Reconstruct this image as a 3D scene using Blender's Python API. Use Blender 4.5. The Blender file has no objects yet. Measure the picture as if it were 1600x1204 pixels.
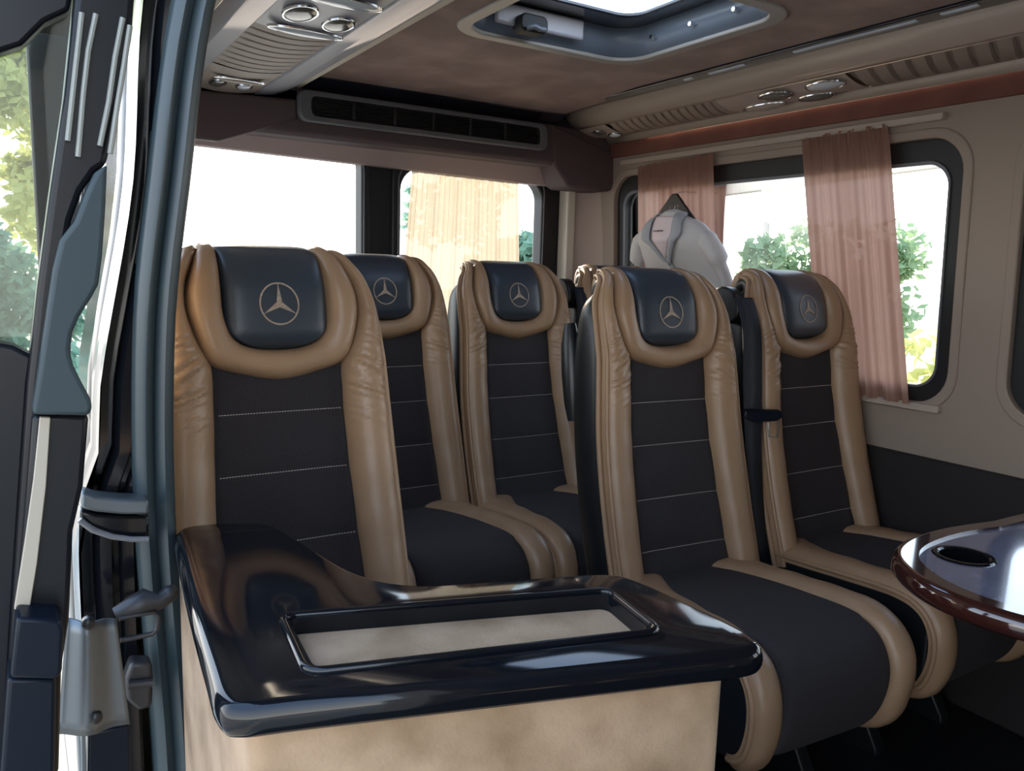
import bpy, bmesh, math, random
from mathutils import Vector, Matrix
random.seed(7)
C = bpy.context.scene.collection
S = bpy.context.scene

# ---------------------------------------------------------------- camera
F = 1250.0
RW = ((0.84895015, 0.05169301, -0.52593866), (-0.52763944, 0.13878191, -0.83805501), (0.02966919, 0.98897291, 0.14509419))
CAM = Vector((0, 0, 1.22))
RM = Matrix(RW)
cd = bpy.data.cameras.new('camera'); co = bpy.data.objects.new('camera', cd); C.objects.link(co)
cd.sensor_width = 36; cd.lens = 36 * F / 1600; cd.clip_start = .02; cd.clip_end = 300
co.matrix_world = Matrix.Translation(CAM) @ RM.to_4x4()
S.camera = co

def at(px, py, y):                      # point of the plane Y = y seen at a photo pixel
    d = RM @ Vector(((px - 800) / F, (602 - py) / F, -1))
    return CAM + d * ((y - CAM.y) / d.y)

# ---------------------------------------------------------------- world, sun, exposure
w = bpy.data.worlds.new('sky'); S.world = w; w.use_nodes = True
nt = w.node_tree; nt.nodes.clear()
ow = nt.nodes.new('ShaderNodeOutputWorld'); bg = nt.nodes.new('ShaderNodeBackground')
tc = nt.nodes.new('ShaderNodeTexCoord'); sx = nt.nodes.new('ShaderNodeSeparateXYZ'); cr = nt.nodes.new('ShaderNodeValToRGB')
nt.links.new(tc.outputs['Generated'], sx.inputs[0]); nt.links.new(sx.outputs['Z'], cr.inputs[0])
cr.color_ramp.elements[0].position = 0.0; cr.color_ramp.elements[0].color = (.95, .93, .88, 1)
cr.color_ramp.elements[1].position = .8; cr.color_ramp.elements[1].color = (.26, .40, .66, 1)
e = cr.color_ramp.elements.new(.25); e.color = (.62, .72, .84, 1)
nt.links.new(cr.outputs[0], bg.inputs[0]); bg.inputs[1].default_value = 4.2
nt.links.new(bg.outputs[0], ow.inputs[0])
sd = bpy.data.lights.new('sun', 'SUN'); sd.energy = 12; sd.angle = .02; sd.color = (1, .82, .62)
so = bpy.data.objects.new('sun', sd); C.objects.link(so)
so.rotation_euler = (-Vector((.15, 1.0, .26))).to_track_quat('-Z', 'Y').to_euler()
S.view_settings.view_transform = 'Standard'; S.view_settings.look = 'None'
S.view_settings.gamma = 1; S.view_settings.use_curve_mapping = False
S.view_settings.exposure = 0.38

# ---------------------------------------------------------------- materials
MATS = {}
def mat(name, col, rough=.5, metal=0, bump=None, var=None, coat=0, sheen=0, spec=.5, emit=None, sub=0, wear=None):
    m = bpy.data.materials.new(name); m.use_nodes = True; N = m.node_tree.nodes; L = m.node_tree.links
    b = N['Principled BSDF']
    b.inputs['Base Color'].default_value = (*col, 1); b.inputs['Roughness'].default_value = rough
    b.inputs['Metallic'].default_value = metal; b.inputs['Coat Weight'].default_value = coat
    b.inputs['Coat Roughness'].default_value = .06
    b.inputs['Sheen Weight'].default_value = sheen; b.inputs['Specular IOR Level'].default_value = spec
    t = N.new('ShaderNodeTexCoord')
    if var:                                  # (scale, second colour, low, high)
        n = N.new('ShaderNodeTexNoise'); n.inputs['Scale'].default_value = var[0]; n.inputs['Detail'].default_value = 6
        L.new(t.outputs['Object'], n.inputs['Vector'])
        r = N.new('ShaderNodeValToRGB'); r.color_ramp.elements[0].color = (*col, 1); r.color_ramp.elements[1].color = (*var[1], 1)
        r.color_ramp.elements[0].position = var[2]; r.color_ramp.elements[1].position = var[3]
        L.new(n.outputs['Fac'], r.inputs[0]); L.new(r.outputs[0], b.inputs['Base Color'])
    if bump:                                 # (kind, scale, strength)
        if bump[0] == 'rib':
            n = N.new('ShaderNodeTexWave'); n.inputs['Scale'].default_value = bump[1]; n.inputs['Distortion'].default_value = 1.0
            n.inputs['Detail Scale'].default_value = 3
        elif bump[0] == 'vor':
            n = N.new('ShaderNodeTexVoronoi'); n.inputs['Scale'].default_value = bump[1]
        else:
            n = N.new('ShaderNodeTexNoise'); n.inputs['Scale'].default_value = bump[1]; n.inputs['Detail'].default_value = 4
        L.new(t.outputs['Object'], n.inputs['Vector'])
        bp = N.new('ShaderNodeBump'); bp.inputs['Strength'].default_value = bump[2]; bp.inputs['Distance'].default_value = .002
        L.new(n.outputs['Distance' if bump[0] == 'vor' else 'Fac'], bp.inputs['Height']); L.new(bp.outputs[0], b.inputs['Normal'])
    if emit:
        b.inputs['Emission Color'].default_value = (*emit[0], 1); b.inputs['Emission Strength'].default_value = emit[1]
    MATS[name] = m
    return m
leather = mat('tan_leather', (.385, .245, .145), .36, bump=('vor', 420, .12), var=(9, (.32, .20, .115), .3, .75))
piping_m = mat('tan_piping', (.36, .225, .13), .45)
black_leather = mat('black_leather', (.034, .046, .062), .40, bump=('vor', 500, .1), spec=.6)  # bluish sheen of the pads is put into the base colour
fabric = mat('ribbed_fabric', (.024, .020, .024), .85, bump=('rib', 170, .7), sheen=.1, spec=.3, var=(600, (.046, .039, .043), .4, .7))
thread = mat('pale_thread', (.55, .50, .44), .7)
emblem_m = mat('embroidered_thread', (.46, .36, .28), .5)
shell_m = mat('black_seat_shell', (.010, .012, .014), .34, bump=('noise', 300, .1))
webbing = mat('belt_webbing', (.012, .016, .024), .6, bump=('rib', 300, .3))
gloss = mat('glossy_black_lacquer', (.004, .005, .007), .07, coat=.06, spec=.36, bump=('noise', 5, .03))
gloss2 = mat('glossy_black_paint', (.005, .006, .008), .14, coat=.35, spec=.35, bump=('noise', 8, .12))
doorframe_m = mat('satin_black_door_frame', (.006, .007, .009), .3, spec=.25)
rib_m = mat('ribs_painted_glint', (.20, .21, .19), .3)  # pale colour paints the reflections on glossy black ribs
wood_gloss = mat('dark_wood_lacquer', (.035, .010, .008), .08, coat=1, bump=('noise', 6, .03))
table_m = mat('table_laminate_painted_reflection', (.15, .17, .26), .14, coat=1, var=(25, (.09, .10, .17), .35, .7))  # blue of the window reflection painted into the base colour
suede = mat('beige_suede', (.37, .255, .16), .9, bump=('noise', 260, .35), var=(11, (.22, .14, .075), .40, .66), sheen=.05)
suede_brown = mat('brown_suede', (.22, .118, .088), .9, bump=('noise', 200, .25), var=(6, (.36, .225, .175), .42, .70), sheen=.2)
wall_m = mat('beige_wall_lining', (.33, .262, .215), .7, bump=('noise', 120, .08))
cream = mat('cream_lining', (.72, .66, .56), .6)
redband = mat('rust_brown_lining', (.16, .055, .042), .8, bump=('noise', 200, .2), var=(8, (.20, .075, .055), .4, .7))
mauve = mat('dark_mauve_lining', (.095, .068, .070), .75, bump=('noise', 200, .15))
mauve_l = mat('light_mauve_lining', (.40, .31, .295), .75, bump=('noise', 200, .15))
console_m = mat('beige_console_plastic', (.46, .385, .325), .36)
slat_m = mat('console_slats', (.34, .275, .225), .5)
greyband = mat('lavender_grey_plastic', (.42, .42, .46), .35)
vent_m = mat('grey_vent_plastic', (.14, .145, .16), .4)
ventdark = mat('vent_interior', (.012, .012, .014), .6)
chrome = mat('chrome', (.78, .80, .84), .14, metal=1)
smoke = mat('smoked_lens', (.12, .115, .10), .22, coat=.6)
clearlens = mat('clear_lens', (.72, .80, .86), .1, coat=1)
dark_metal = mat('dark_cast_metal', (.05, .05, .053), .45, metal=.7, bump=('noise', 60, .3))
alu = mat('worn_aluminium', (.15, .17, .185), .42, metal=.8, bump=('noise', 40, .1))
rubber = mat('dark_rubber', (.012, .013, .015), .5)
seal_m = mat('blue_grey_rubber', (.028, .044, .051), .36)
trimgrey = mat('blue_grey_plastic', (.028, .042, .047), .55, spec=.3)
trim_cream = mat('aged_cream_strip', (.34, .30, .24), .6)
pillar_m = mat('pillar_painted_sunlit', (.50, .40, .35), .65)  # lighter than the wall lining: window sunlight put into the colour
bluebox = mat('dark_blue_plastic', (.003, .006, .012), .35, spec=.2)
floor_m = mat('black_vinyl_floor', (.012, .012, .014), .5, bump=('noise', 150, .2))
darkpanel = mat('dark_lower_lining', (.018, .014, .014), .8, bump=('noise', 200, .2))
hatch_m = mat('blue_grey_hatch', (.16, .20, .26), .3)
hatchframe = mat('pale_hatch_frame', (.40, .37, .33), .4)
led_m = mat('dark_strip', (.012, .014, .022), .12, coat=.6)
stripdot = mat('pale_strip_segment', (.62, .70, .80), .2)
jacket_m = mat('grey_jacket_cloth', (.64, .62, .62), .8, bump=('noise', 22, 1.0))
jacket_d = mat('grey_jacket_collar', (.42, .44, .48), .8, bump=('noise', 60, .25))
shirt_m = mat('pale_pink_shirt', (.80, .68, .70), .85)
hanger_m = mat('black_hanger', (.03, .025, .025), .35)
print_m = mat('dark_print', (.12, .08, .10), .7)
print_l = mat('pale_print', (.42, .34, .34), .6)
bark = mat('bark', (.08, .06, .045), .9)
grass = mat('dry_grass', (.40, .35, .27), .95, var=(2, (.50, .45, .36), .3, .7))
building_m = mat('pale_roof_edge', (.62, .55, .47), .8)

def sheer(name, col, alpha):
    m = bpy.data.materials.new(name); m.use_nodes = True; N = m.node_tree.nodes; L = m.node_tree.links; N.clear()
    o = N.new('ShaderNodeOutputMaterial'); d = N.new('ShaderNodeBsdfDiffuse'); t = N.new('ShaderNodeBsdfTranslucent'); tr = N.new('ShaderNodeBsdfTransparent')
    a = N.new('ShaderNodeMixShader'); b = N.new('ShaderNodeMixShader')
    d.inputs[0].default_value = (*col, 1); t.inputs[0].default_value = (*col, 1)
    a.inputs[0].default_value = .55; b.inputs[0].default_value = alpha
    L.new(d.outputs[0], a.inputs[1]); L.new(t.outputs[0], a.inputs[2]); L.new(a.outputs[0], b.inputs[1]); L.new(tr.outputs[0], b.inputs[2])
    L.new(b.outputs[0], o.inputs[0]); return m
curtain_rose = sheer('rose_sheer', (.50, .30, .235), .015)
curtain_cream = sheer('cream_sheer', (.37, .33, .265), .05)

def glassm(name, tint, refl=.12):
    m = bpy.data.materials.new(name); m.use_nodes = True; N = m.node_tree.nodes; L = m.node_tree.links; N.clear()
    o = N.new('ShaderNodeOutputMaterial'); g = N.new('ShaderNodeBsdfGlossy'); tr = N.new('ShaderNodeBsdfTransparent'); x = N.new('ShaderNodeMixShader')
    f = N.new('ShaderNodeFresnel'); f.inputs[0].default_value = 1.45
    g.inputs['Roughness'].default_value = .02; tr.inputs[0].default_value = (*tint, 1)
    L.new(f.outputs[0], x.inputs[0]); L.new(tr.outputs[0], x.inputs[1]); L.new(g.outputs[0], x.inputs[2]); L.new(x.outputs[0], o.inputs[0])
    return m
leaf = sheer('green_leaves', (.34, .46, .26), 0)
leaf2 = sheer('yellow_green_leaves', (.62, .62, .26), 0)
leaf3 = sheer('blue_green_leaves', (.26, .42, .32), 0)
glass = glassm('window_glass', (.90, .91, .91))
doorglass = glassm('tinted_door_glass', (.62, .66, .62))

# ---------------------------------------------------------------- mesh helpers
def smooth(me, ang=40):
    for p in me.polygons: p.use_smooth = True
    try: me.set_sharp_from_angle(angle=math.radians(ang))
    except Exception: pass
def obj(name, verts, faces, m, parent=None, ang=40, loc=None):
    me = bpy.data.meshes.new(name); me.from_pydata([tuple(v) for v in verts], [], faces); me.update()
    bm = bmesh.new(); bm.from_mesh(me); bmesh.ops.recalc_face_normals(bm, faces=bm.faces); bm.to_mesh(me); bm.free()
    smooth(me, ang)
    o = bpy.data.objects.new(name, me); C.objects.link(o)
    if m: me.materials.append(m)
    if parent: o.parent = parent
    if loc: o.location = loc
    return o
class MB:
    def __init__(s): s.v = []; s.f = []
    def add(s, v, f):
        k = len(s.v); s.v += [tuple(p) for p in v]; s.f += [tuple(i + k for i in q) for q in f]
    def box(s, a, b):
        (x0, y0, z0), (x1, y1, z1) = a, b
        s.add([(x, y, z) for x in (x0, x1) for y in (y0, y1) for z in (z0, z1)],
              [(0, 1, 3, 2), (4, 6, 7, 5), (0, 4, 5, 1), (2, 3, 7, 6), (0, 2, 6, 4), (1, 5, 7, 3)])
    def tube(s, pts, r, n=10, closed=False):
        pts = [Vector(p) for p in pts]; m = len(pts); up = None; V = []; rr = r if hasattr(r, '__len__') else [r] * m
        for i, p in enumerate(pts):
            a = pts[(i - 1) % m] if (closed or i) else p; b = pts[(i + 1) % m] if (closed or i < m - 1) else p
            t = (b - a).normalized()
            if up is None: up = t.orthogonal().normalized()
            up = (up - t * up.dot(t)).normalized(); sd = t.cross(up)
            V += [p + (up * math.cos(2 * math.pi * k / n) + sd * math.sin(2 * math.pi * k / n)) * rr[i] for k in range(n)]
        Fc = []
        for i in range(m if closed else m - 1):
            j = (i + 1) % m
            for k in range(n): Fc.append((i * n + k, i * n + (k + 1) % n, j * n + (k + 1) % n, j * n + k))
        if not closed: Fc += [tuple(range(n)), tuple((m - 1) * n + k for k in range(n))]
        s.add(V, Fc)
    def prism(s, poly, vec):
        n = len(poly); v = [Vector(p) for p in poly]; v2 = [p + Vector(vec) for p in v]
        s.add(v + v2, [tuple(range(n)), tuple(range(2 * n - 1, n - 1, -1))] + [(i, (i + 1) % n, n + (i + 1) % n, n + i) for i in range(n)])
    def grid(s, fn, nu, nv):
        s.add([fn(i / nu, j / nv) for j in range(nv + 1) for i in range(nu + 1)],
              [(j * (nu + 1) + i, j * (nu + 1) + i + 1, (j + 1) * (nu + 1) + i + 1, (j + 1) * (nu + 1) + i) for j in range(nv) for i in range(nu)])
    def build(s, name, m, parent=None, bevel=0, ang=40, seg=3, solid=0):
        o = obj(name, s.v, s.f, m, parent, ang)
        if solid:
            q = o.modifiers.new('s', 'SOLIDIFY'); q.thickness = solid; q.offset = 0
        if bevel:
            q = o.modifiers.new('b', 'BEVEL'); q.width = bevel; q.segments = seg; q.limit_method = 'ANGLE'; q.angle_limit = math.radians(35)
        return o
def tag(o, label=None, cat=None, group=None, kind=None):
    for k, v in (('label', label), ('category', cat), ('group', group), ('kind', kind)):
        if v: o[k] = v
    return o
def empty(name, loc=(0, 0, 0), label=None, cat=None, group=None, kind=None):
    o = bpy.data.objects.new(name, None); C.objects.link(o); o.location = loc; o.empty_display_size = .05
    return tag(o, label, cat, group, kind)
def catmull(P, n, closed=False):
    P = [Vector(p) for p in P]; out = []; m = len(P); segs = m if closed else m - 1
    for i in range(segs):
        if closed: a, b, c, d = P[(i - 1) % m], P[i], P[(i + 1) % m], P[(i + 2) % m]
        else: a, b, c, d = P[max(i - 1, 0)], P[i], P[i + 1], P[min(i + 2, m - 1)]
        for k in range(n):
            t = k / n
            out.append(.5 * ((2 * b) + (c - a) * t + (2 * a - 5 * b + 4 * c - d) * t * t + (3 * b - a - 3 * c + d) * t ** 3))
    if not closed: out.append(P[-1])
    return out
def lerp1(T, x):
    if x <= T[0][0]: return T[0][1]
    for (a, b), (c, d) in zip(T, T[1:]):
        if x <= c: return b + (d - b) * (x - a) / (c - a)
    return T[-1][1]
def sm1(T, x):                                      # smooth table lookup
    if x <= T[0][0]: return T[0][1]
    if x >= T[-1][0]: return T[-1][1]
    for i in range(len(T) - 1):
        if x <= T[i + 1][0]:
            a = T[max(i - 1, 0)]; b = T[i]; c = T[i + 1]; d = T[min(i + 2, len(T) - 1)]
            h = c[0] - b[0]; t = (x - b[0]) / h
            mb = (c[1] - a[1]) / max(c[0] - a[0], 1e-9) * h; mc = (d[1] - b[1]) / max(d[0] - b[0], 1e-9) * h
            return (2*t**3 - 3*t*t + 1) * b[1] + (t**3 - 2*t*t + t) * mb + (-2*t**3 + 3*t*t) * c[1] + (t**3 - t*t) * mc
def rrect(x0, y0, x1, y1, r, n=8):
    out = []
    for cx, cy, a0 in ((x1 - r, y1 - r, 0), (x0 + r, y1 - r, 90), (x0 + r, y0 + r, 180), (x1 - r, y0 + r, 270)):
        for k in range(n + 1):
            a = math.radians(a0 + 90 * k / n); out.append((cx + r * math.cos(a), cy + r * math.sin(a)))
    return out
def ring_mesh(mb, outer, inner, fn, d0, d1):          # band between two equal-count 2D loops, with depth
    n = len(outer)
    for dd in ((d0, d1),):
        v = [fn(a, b, d0) for a, b in outer] + [fn(a, b, d0) for a, b in inner] + [fn(a, b, d1) for a, b in outer] + [fn(a, b, d1) for a, b in inner]
        f = []
        for i in range(n):
            j = (i + 1) % n
            f += [(i, j, n + j, n + i), (2*n + i, 3*n + i, 3*n + j, 2*n + j), (i, 2*n + i, 2*n + j, j), (n + i, n + j, 3*n + j, 3*n + i)]
        mb.add(v, f)
def holed_panel(name, outer, holes, fn, depth, m, parent=None):   # flat panel with holes, mapped by fn(a,b,d)
    bm = bmesh.new(); edges = []
    for loop in [outer] + holes:
        vs = [bm.verts.new((a, b, 0)) for a, b in loop]
        edges += [bm.edges.new((vs[i], vs[(i + 1) % len(vs)])) for i in range(len(vs))]
    bmesh.ops.triangle_fill(bm, use_beauty=True, use_dissolve=False, edges=edges)
    bm.verts.index_update()
    V = [(v.co.x, v.co.y) for v in bm.verts]; Fc = [tuple(v.index for v in f.verts) for f in bm.faces]
    n = len(V); bm.free()
    verts = [fn(a, b, 0) for a, b in V] + [fn(a, b, depth) for a, b in V]
    faces = list(Fc) + [tuple(i + n for i in reversed(f)) for f in Fc]
    k = 0
    for loop in [outer] + holes:
        c = len(loop); faces += [(k + i, k + (i + 1) % c, n + k + (i + 1) % c, n + k + i) for i in range(c)]; k += c
    return obj(name, verts, faces, m, parent, 30)
def struct(o, **k):
    o['kind'] = 'structure'; return o

# ================================================================ SETTING: the van shell
def wx(z): return 2.285 - .045 * (z - .8) / .8          # inner face of the right wall
def rw(a, b, d=0): return (wx(b) + d, a, b)
fl = MB(); fl.box((.06, -1.6, -.05), (2.33, 3.1, 0)); struct(fl.build('floor', floor_m))
W1 = rrect(1.255, .845, 2.80, 1.635, .11); W2 = rrect(-.42, .845, 1.125, 1.635, .11); W3 = rrect(-1.5, .845, -.55, 1.635, .11)
struct(holed_panel('wall_right', [(-1.6, .685), (3.0, .685), (3.0, 1.90), (-1.6, 1.90)], [W1, W2, W3], rw, .05, wall_m))
mb = MB(); mb.prism([(2.27, 0, 0), (2.265, 0, .60), (2.275, 0, .70), (2.34, 0, .70), (2.34, 0, 0)], (0, 4.6, 0))
mb.v = [(x, y - 1.6, z) for x, y, z in mb.v]; struct(mb.build('trim_1', darkpanel, bevel=.008))
mb = MB(); mb.box((wx(1.7) - .012, -1.6, 1.70), (2.30, 2.9, 1.79)); struct(mb.build('trim_2', redband, bevel=.004))
# right windows: beige reveal ring, black rubber frame, glass
def right_window(n, y0, y1, parts=True):
    r = empty('window_%d' % n, (2.30, (y0 + y1) / 2, .85)); r['kind'] = 'structure'; inv = Matrix.Translation(-r.location)
    def fix(o): o.matrix_parent_inverse = inv; return o
    o1 = rrect(y0 - .012, .833, y1 + .012, 1.647, .12); i1 = rrect(y0 + .016, .861, y1 - .016, 1.619, .10)
    mb = MB(); ring_mesh(mb, o1, i1, rw, -.006, .022); fix(mb.build('reveal', wall_m, r, bevel=.005))
    o2 = rrect(y0 + .012, .857, y1 - .012, 1.623, .10); i2 = rrect(y0 + .062, .907, y1 - .062, 1.555, .07)
    mb = MB(); ring_mesh(mb, o2, i2, rw, .018, .05); fix(mb.build('rubber_frame', rubber, r, bevel=.006))
    o3 = rrect(y0 + .058, .903, y1 - .058, 1.559, .07); i3 = rrect(y0 + .064, .909, y1 - .064, 1.549, .066)
    mb = MB(); ring_mesh(mb, o3, i3, rw, .012, .02); fix(mb.build('frame_bead', vent_m, r))
    mb = MB(); mb.add([rw(a, b, .036) for a, b in i2], [tuple(range(len(i2)))]); fix(mb.build('pane', glass, r))
right_window(1, 1.255, 2.80); right_window(2, -.42, 1.125); right_window(3, -1.5, -.55)

# ceiling with hatch opening
hx0, hy0, hx1, hy1 = 1.065, 1.42, 1.675, 2.045
def ceilz(y): return 1.862 - max(0, y - 2.3) * .05
def cl(a, b, d=0): return (a, b, ceilz(b) + d)
HO = rrect(hx0, hy0, hx1, hy1, .10)
struct(holed_panel('ceiling', [(.86, -1.6), (1.93, -1.6), (1.95, 2.3), (1.93, 2.86), (.86, 2.86), (.84, 2.3)], [HO], cl, .015, suede_brown))
mb = MB(); mb.box((.10, -1.6, 1.875), (.86, 2.9, 1.93)); mb.box((1.9, -1.6, 1.875), (2.33, 2.9, 1.93)); mb.box((.84, 2.83, 1.85), (2.0, 3.05, 1.93))
mb.box((.84, 2.06, 1.96), (1.95, 2.9, 1.99)); mb.box((.84, -1.6, 1.96), (1.95, 1.405, 1.99)); mb.box((.84, 1.40, 1.96), (1.05, 2.07, 1.99)); mb.box((1.69, 1.40, 1.96), (1.95, 2.07, 1.99))
struct(mb.build('roof_blocker', darkpanel))  # unseen roof panels above the lining, added to stop light leaks
# roof edge strips beside the suede
mb = MB(); mb.box((1.905, -1.6, 1.853), (1.985, 2.83, 1.88)); struct(mb.build('trim_4', led_m, bevel=.004))
mb = MB(); mb.box((.825, -1.6, 1.822), (.885, 2.80, 1.862)); struct(mb.build('trim_5', led_m, bevel=.004))
mb = MB(); mb.prism([(.85, 2.74, 1.835), (.85, 2.84, 1.79), (.85, 2.84, 1.87), (.85, 2.74, 1.87)], (1.09, 0, 0)); struct(mb.build('trim_6', led_m, bevel=.004))
for k, (y0, y1) in enumerate([(1.25, 1.62), (1.10, 1.19), (1.80, 1.95), (.4, .95), (2.02, 2.06)]):
    mb = MB(); mb.box((1.925, y0, 1.850), (1.940, y1, 1.856))
    o = mb.build('strip_light', stripdot, bevel=.002)
    tag(o, ['long pale light strip segment above the right console louvers', 'short pale light strip segment near the top right of the ceiling edge', 'pale light strip segment beside the right corner of the roof hatch', 'nearest pale light strip segment at the top edge of the picture', 'tiny pale light strip segment farthest along the right ceiling edge'][k], 'light strip')

# left wall: follows the body curve
LXI = [(0, .20), (.5, .195), (.86, .182), (1.13, .190), (1.31, .213), (1.57, .255), (1.80, .34), (1.93, .50)]
LXO = [(0, .058), (.7, .060), (.89, .066), (.94, .088), (1.05, .097), (1.31, .145), (1.57, .170), (1.80, .24), (1.93, .40)]
def lxi(z): return sm1(LXI, z)
def lxo(z): return sm1(LXO, z)
zs = [0, .3, .6, .8, .95, 1.05, 1.15, 1.25, 1.35, 1.45, 1.55, 1.65, 1.75, 1.85, 1.93]
ys = [1.24, 1.60, 2.15, 2.22, 2.85, 3.05]
def leftwall(fx, name, m):
    mb = MB()
    for i in range(len(zs) - 1):
        for j in range(len(ys) - 1):
            if .94 < zs[i] < 1.54 and j in (1, 3): continue
            q = [(fx(zs[a]), ys[b], zs[a]) for a, b in ((i, j), (i, j + 1), (i + 1, j + 1), (i + 1, j))]
            mb.add(q, [(0, 1, 2, 3)])
    bm = bmesh.new(); me = bpy.data.meshes.new(name); me.from_pydata(mb.v, [], mb.f); bm.from_mesh(me); bmesh.ops.remove_doubles(bm, verts=bm.verts, dist=1e-5); bm.to_mesh(me); bm.free()
    smooth(me, 40); me.materials.append(m); o = bpy.data.objects.new(name, me); C.objects.link(o)
    q = o.modifiers.new('s', 'SOLIDIFY'); q.thickness = .004; q.offset = 0
    return struct(o)
leftwall(lambda z: lxi(z) - .004, 'wall_left', cream)
leftwall(lambda z: lxo(z) + .003, 'wall_left_outer', gloss2)
for n, (y0, y1) in ((4, (1.60, 2.15)), (5, (2.22, 2.85))):
    r = empty('window_%d' % n, (0, 0, 0)); r['kind'] = 'structure'
    mb = MB()
    def lw(a, b, d=0): return (lxo(b) + .012 + d, a, b)
    ring_mesh(mb, rrect(y0 - .02, .93, y1 + .02, 1.57, .05), rrect(y0 + .03, .98, y1 - .03, 1.52, .05), lw, 0, .05); mb.build('rubber_frame', rubber, r)
    mb = MB(); mb.grid(lambda s, t: lw(y0 + (y1 - y0) * s, .95 + .6 * t, .0), 2, 8); mb.build('pane', glass, r)
# unseen left wall and cab front behind the camera, closed solid to block light
mb = MB(); mb.box((.10, -1.6, 0), (.20, -.20, 1.0)); mb.box((.14, -1.6, .98), (.24, -.20, 1.9)); struct(mb.build('wall_left_front_blocker', cream, bevel=.01))
mb = MB(); mb.box((.16, -.25, 1.80), (.34, 1.24, 1.93)); struct(mb.build('door_3', gloss2, bevel=.02))
mb = MB(); mb.box((.1, -1.66, 0), (2.33, -1.6, .95)); mb.box((.1, -1.66, .95), (2.33, -1.6, 1.95)); struct(mb.build('wall_front_blocker', wall_m))
# headliner on the left above the console
mb = MB()
mb.grid(lambda s, t: (lxi(1.60 + .2 * s) + .002 + .10 * max(0, s - .6), -1.6 + 4.45 * t, 1.60 + .2 * s), 8, 2)
mb.grid(lambda s, t: (.36 + .5 * s, -1.6 + 4.45 * t, 1.80), 4, 2)
struct(mb.build('trim_7', cream, solid=.006))

# rear wall and rear doors
def bk(a, b, d=0): return (a, 3.0 + d, b)
RW1 = rrect(.30, .86, 1.185, 1.66, .06); RW2 = rrect(1.305, .86, 2.02, 1.66, .09)

struct(holed_panel('wall_rear', [(.08, 0), (2.33, 0), (2.33, 1.93), (.08, 1.93)], [RW1, RW2], bk, .05, rubber))
for n, (x0, x1, r_) in ((6, (.30, 1.185, .06)), (7, (1.305, 2.02, .09))):
    r = empty('window_%d' % n, (0, 0, 0)); r['kind'] = 'structure'
    o2 = rrect(x0 - .014, .846, x1 + .014, 1.674, r_ + .01); i2 = rrect(x0 + .022, .882, x1 - .022, 1.60 if n == 7 else 1.64, r_)
    mb = MB(); ring_mesh(mb, o2, i2, bk, -.02, .05); mb.build('rubber_frame', rubber, r, bevel=.008)
    mb = MB(); mb.tube([bk(a, b, -.02) for a, b in rrect(x0 + .012, .872, x1 - .012, 1.63, r_)], .0035, 6, True); mb.build('frame_bead', vent_m, r)
    mb = MB(); mb.add([bk(a, b, .02) for a, b in i2], [tuple(range(len(i2)))]); mb.build('pane', glass, r)
mb = MB(); mb.box((2.10, 2.93, .3), (2.145, 3.0, 1.6)); struct(mb.build('trim_8', cream, bevel=.008))
mb = MB(); mb.prism([(2.14, 3.0, .3), (2.14, 2.955, .3), (2.20, 2.93, .3), (2.26, 2.86, .3), (2.34, 2.86, .3), (2.34, 3.0, .3)], (0, 0, 1.35)); struct(mb.build('trim_9', pillar_m, bevel=.012))
mb = MB(); mb.box((.2, 2.90, 0), (2.28, 3.0, .80)); struct(mb.build('trim_10', darkpanel, bevel=.02))
# valance above the rear doors: dark padded band and the lighter band beneath
mb = MB(); mb.prism([(.22, 2.82, 1.645), (.22, 2.80, 1.66), (.22, 2.80, 1.80), (.22, 2.87, 1.86), (.22, 3.0, 1.86), (.22, 3.0, 1.645)], (2.05, 0, 0)); struct(mb.build('trim_11', mauve, bevel=.006))
mb = MB(); mb.prism([(.24, 2.955, 1.575), (.24, 2.90, 1.65), (.24, 3.0, 1.66), (.24, 3.0, 1.575)], (1.90, 0, 0)); mb.v = [(x, y, z + (.032 if x < 1 and z < 1.6 else 0)) for x, y, z in mb.v]; struct(mb.build('trim_12', mauve_l, bevel=.005))
mb = MB(); mb.prism([(1.93, 2.795, 1.645), (2.00, 2.795, 1.57), (2.02, 2.795, 1.56), (2.225, 2.795, 1.56), (2.25, 2.795, 1.58), (2.25, 2.795, 1.72), (1.9, 2.795, 1.81)], (0, .16, 0)); struct(mb.build('trim_13', mauve, bevel=.012))
mb = MB(); mb.prism([(.24, 2.79, 1.60), (.24, 2.79, 1.74), (.86, 2.79, 1.765), (.86, 2.79, 1.70), (.72, 2.79, 1.645), (.60, 2.79, 1.60)], (0, .05, 0)); struct(mb.build('trim_14', mauve, bevel=.01))

# ================================================================ AIR VENT UNIT
v = empty('air_conditioning_vent', (1.36, 2.79, 1.74), 'long dark grey air vent unit with slatted openings above the rear doors', 'air vent')
inv = Matrix.Translation(-v.location)
def pf(o, r=None):
    o.matrix_parent_inverse = Matrix.Translation(-o.parent.location) if o.parent else Matrix(); return o
mb = MB(); ring_mesh(mb, rrect(.855, 1.692, 1.868, 1.796, .03), rrect(.90, 1.712, 1.835, 1.778, .02), lambda a, b, d: (a, 2.765 + d + (1.796 - b) * -.10, b), 0, .035)
pf(mb.build('housing', vent_m, v, bevel=.006))
mb = MB(); mb.box((.89, 2.785, 1.70), (1.845, 2.795, 1.785)); pf(mb.build('back_plate', ventdark, v))
mb = MB()
for k in range(9): mb.box((.90, 2.766, 1.7165 + k * .0068), (1.835, 2.778, 1.7185 + k * .0068))
pf(mb.build('grille', rubber, v))
for k in range(5):
    x = 1.045 + k * .155; mb = MB(); mb.box((x, 2.764, 1.713), (x + .012, 2.785, 1.777)); pf(mb.build('divider', rubber, v, bevel=.003))

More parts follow.
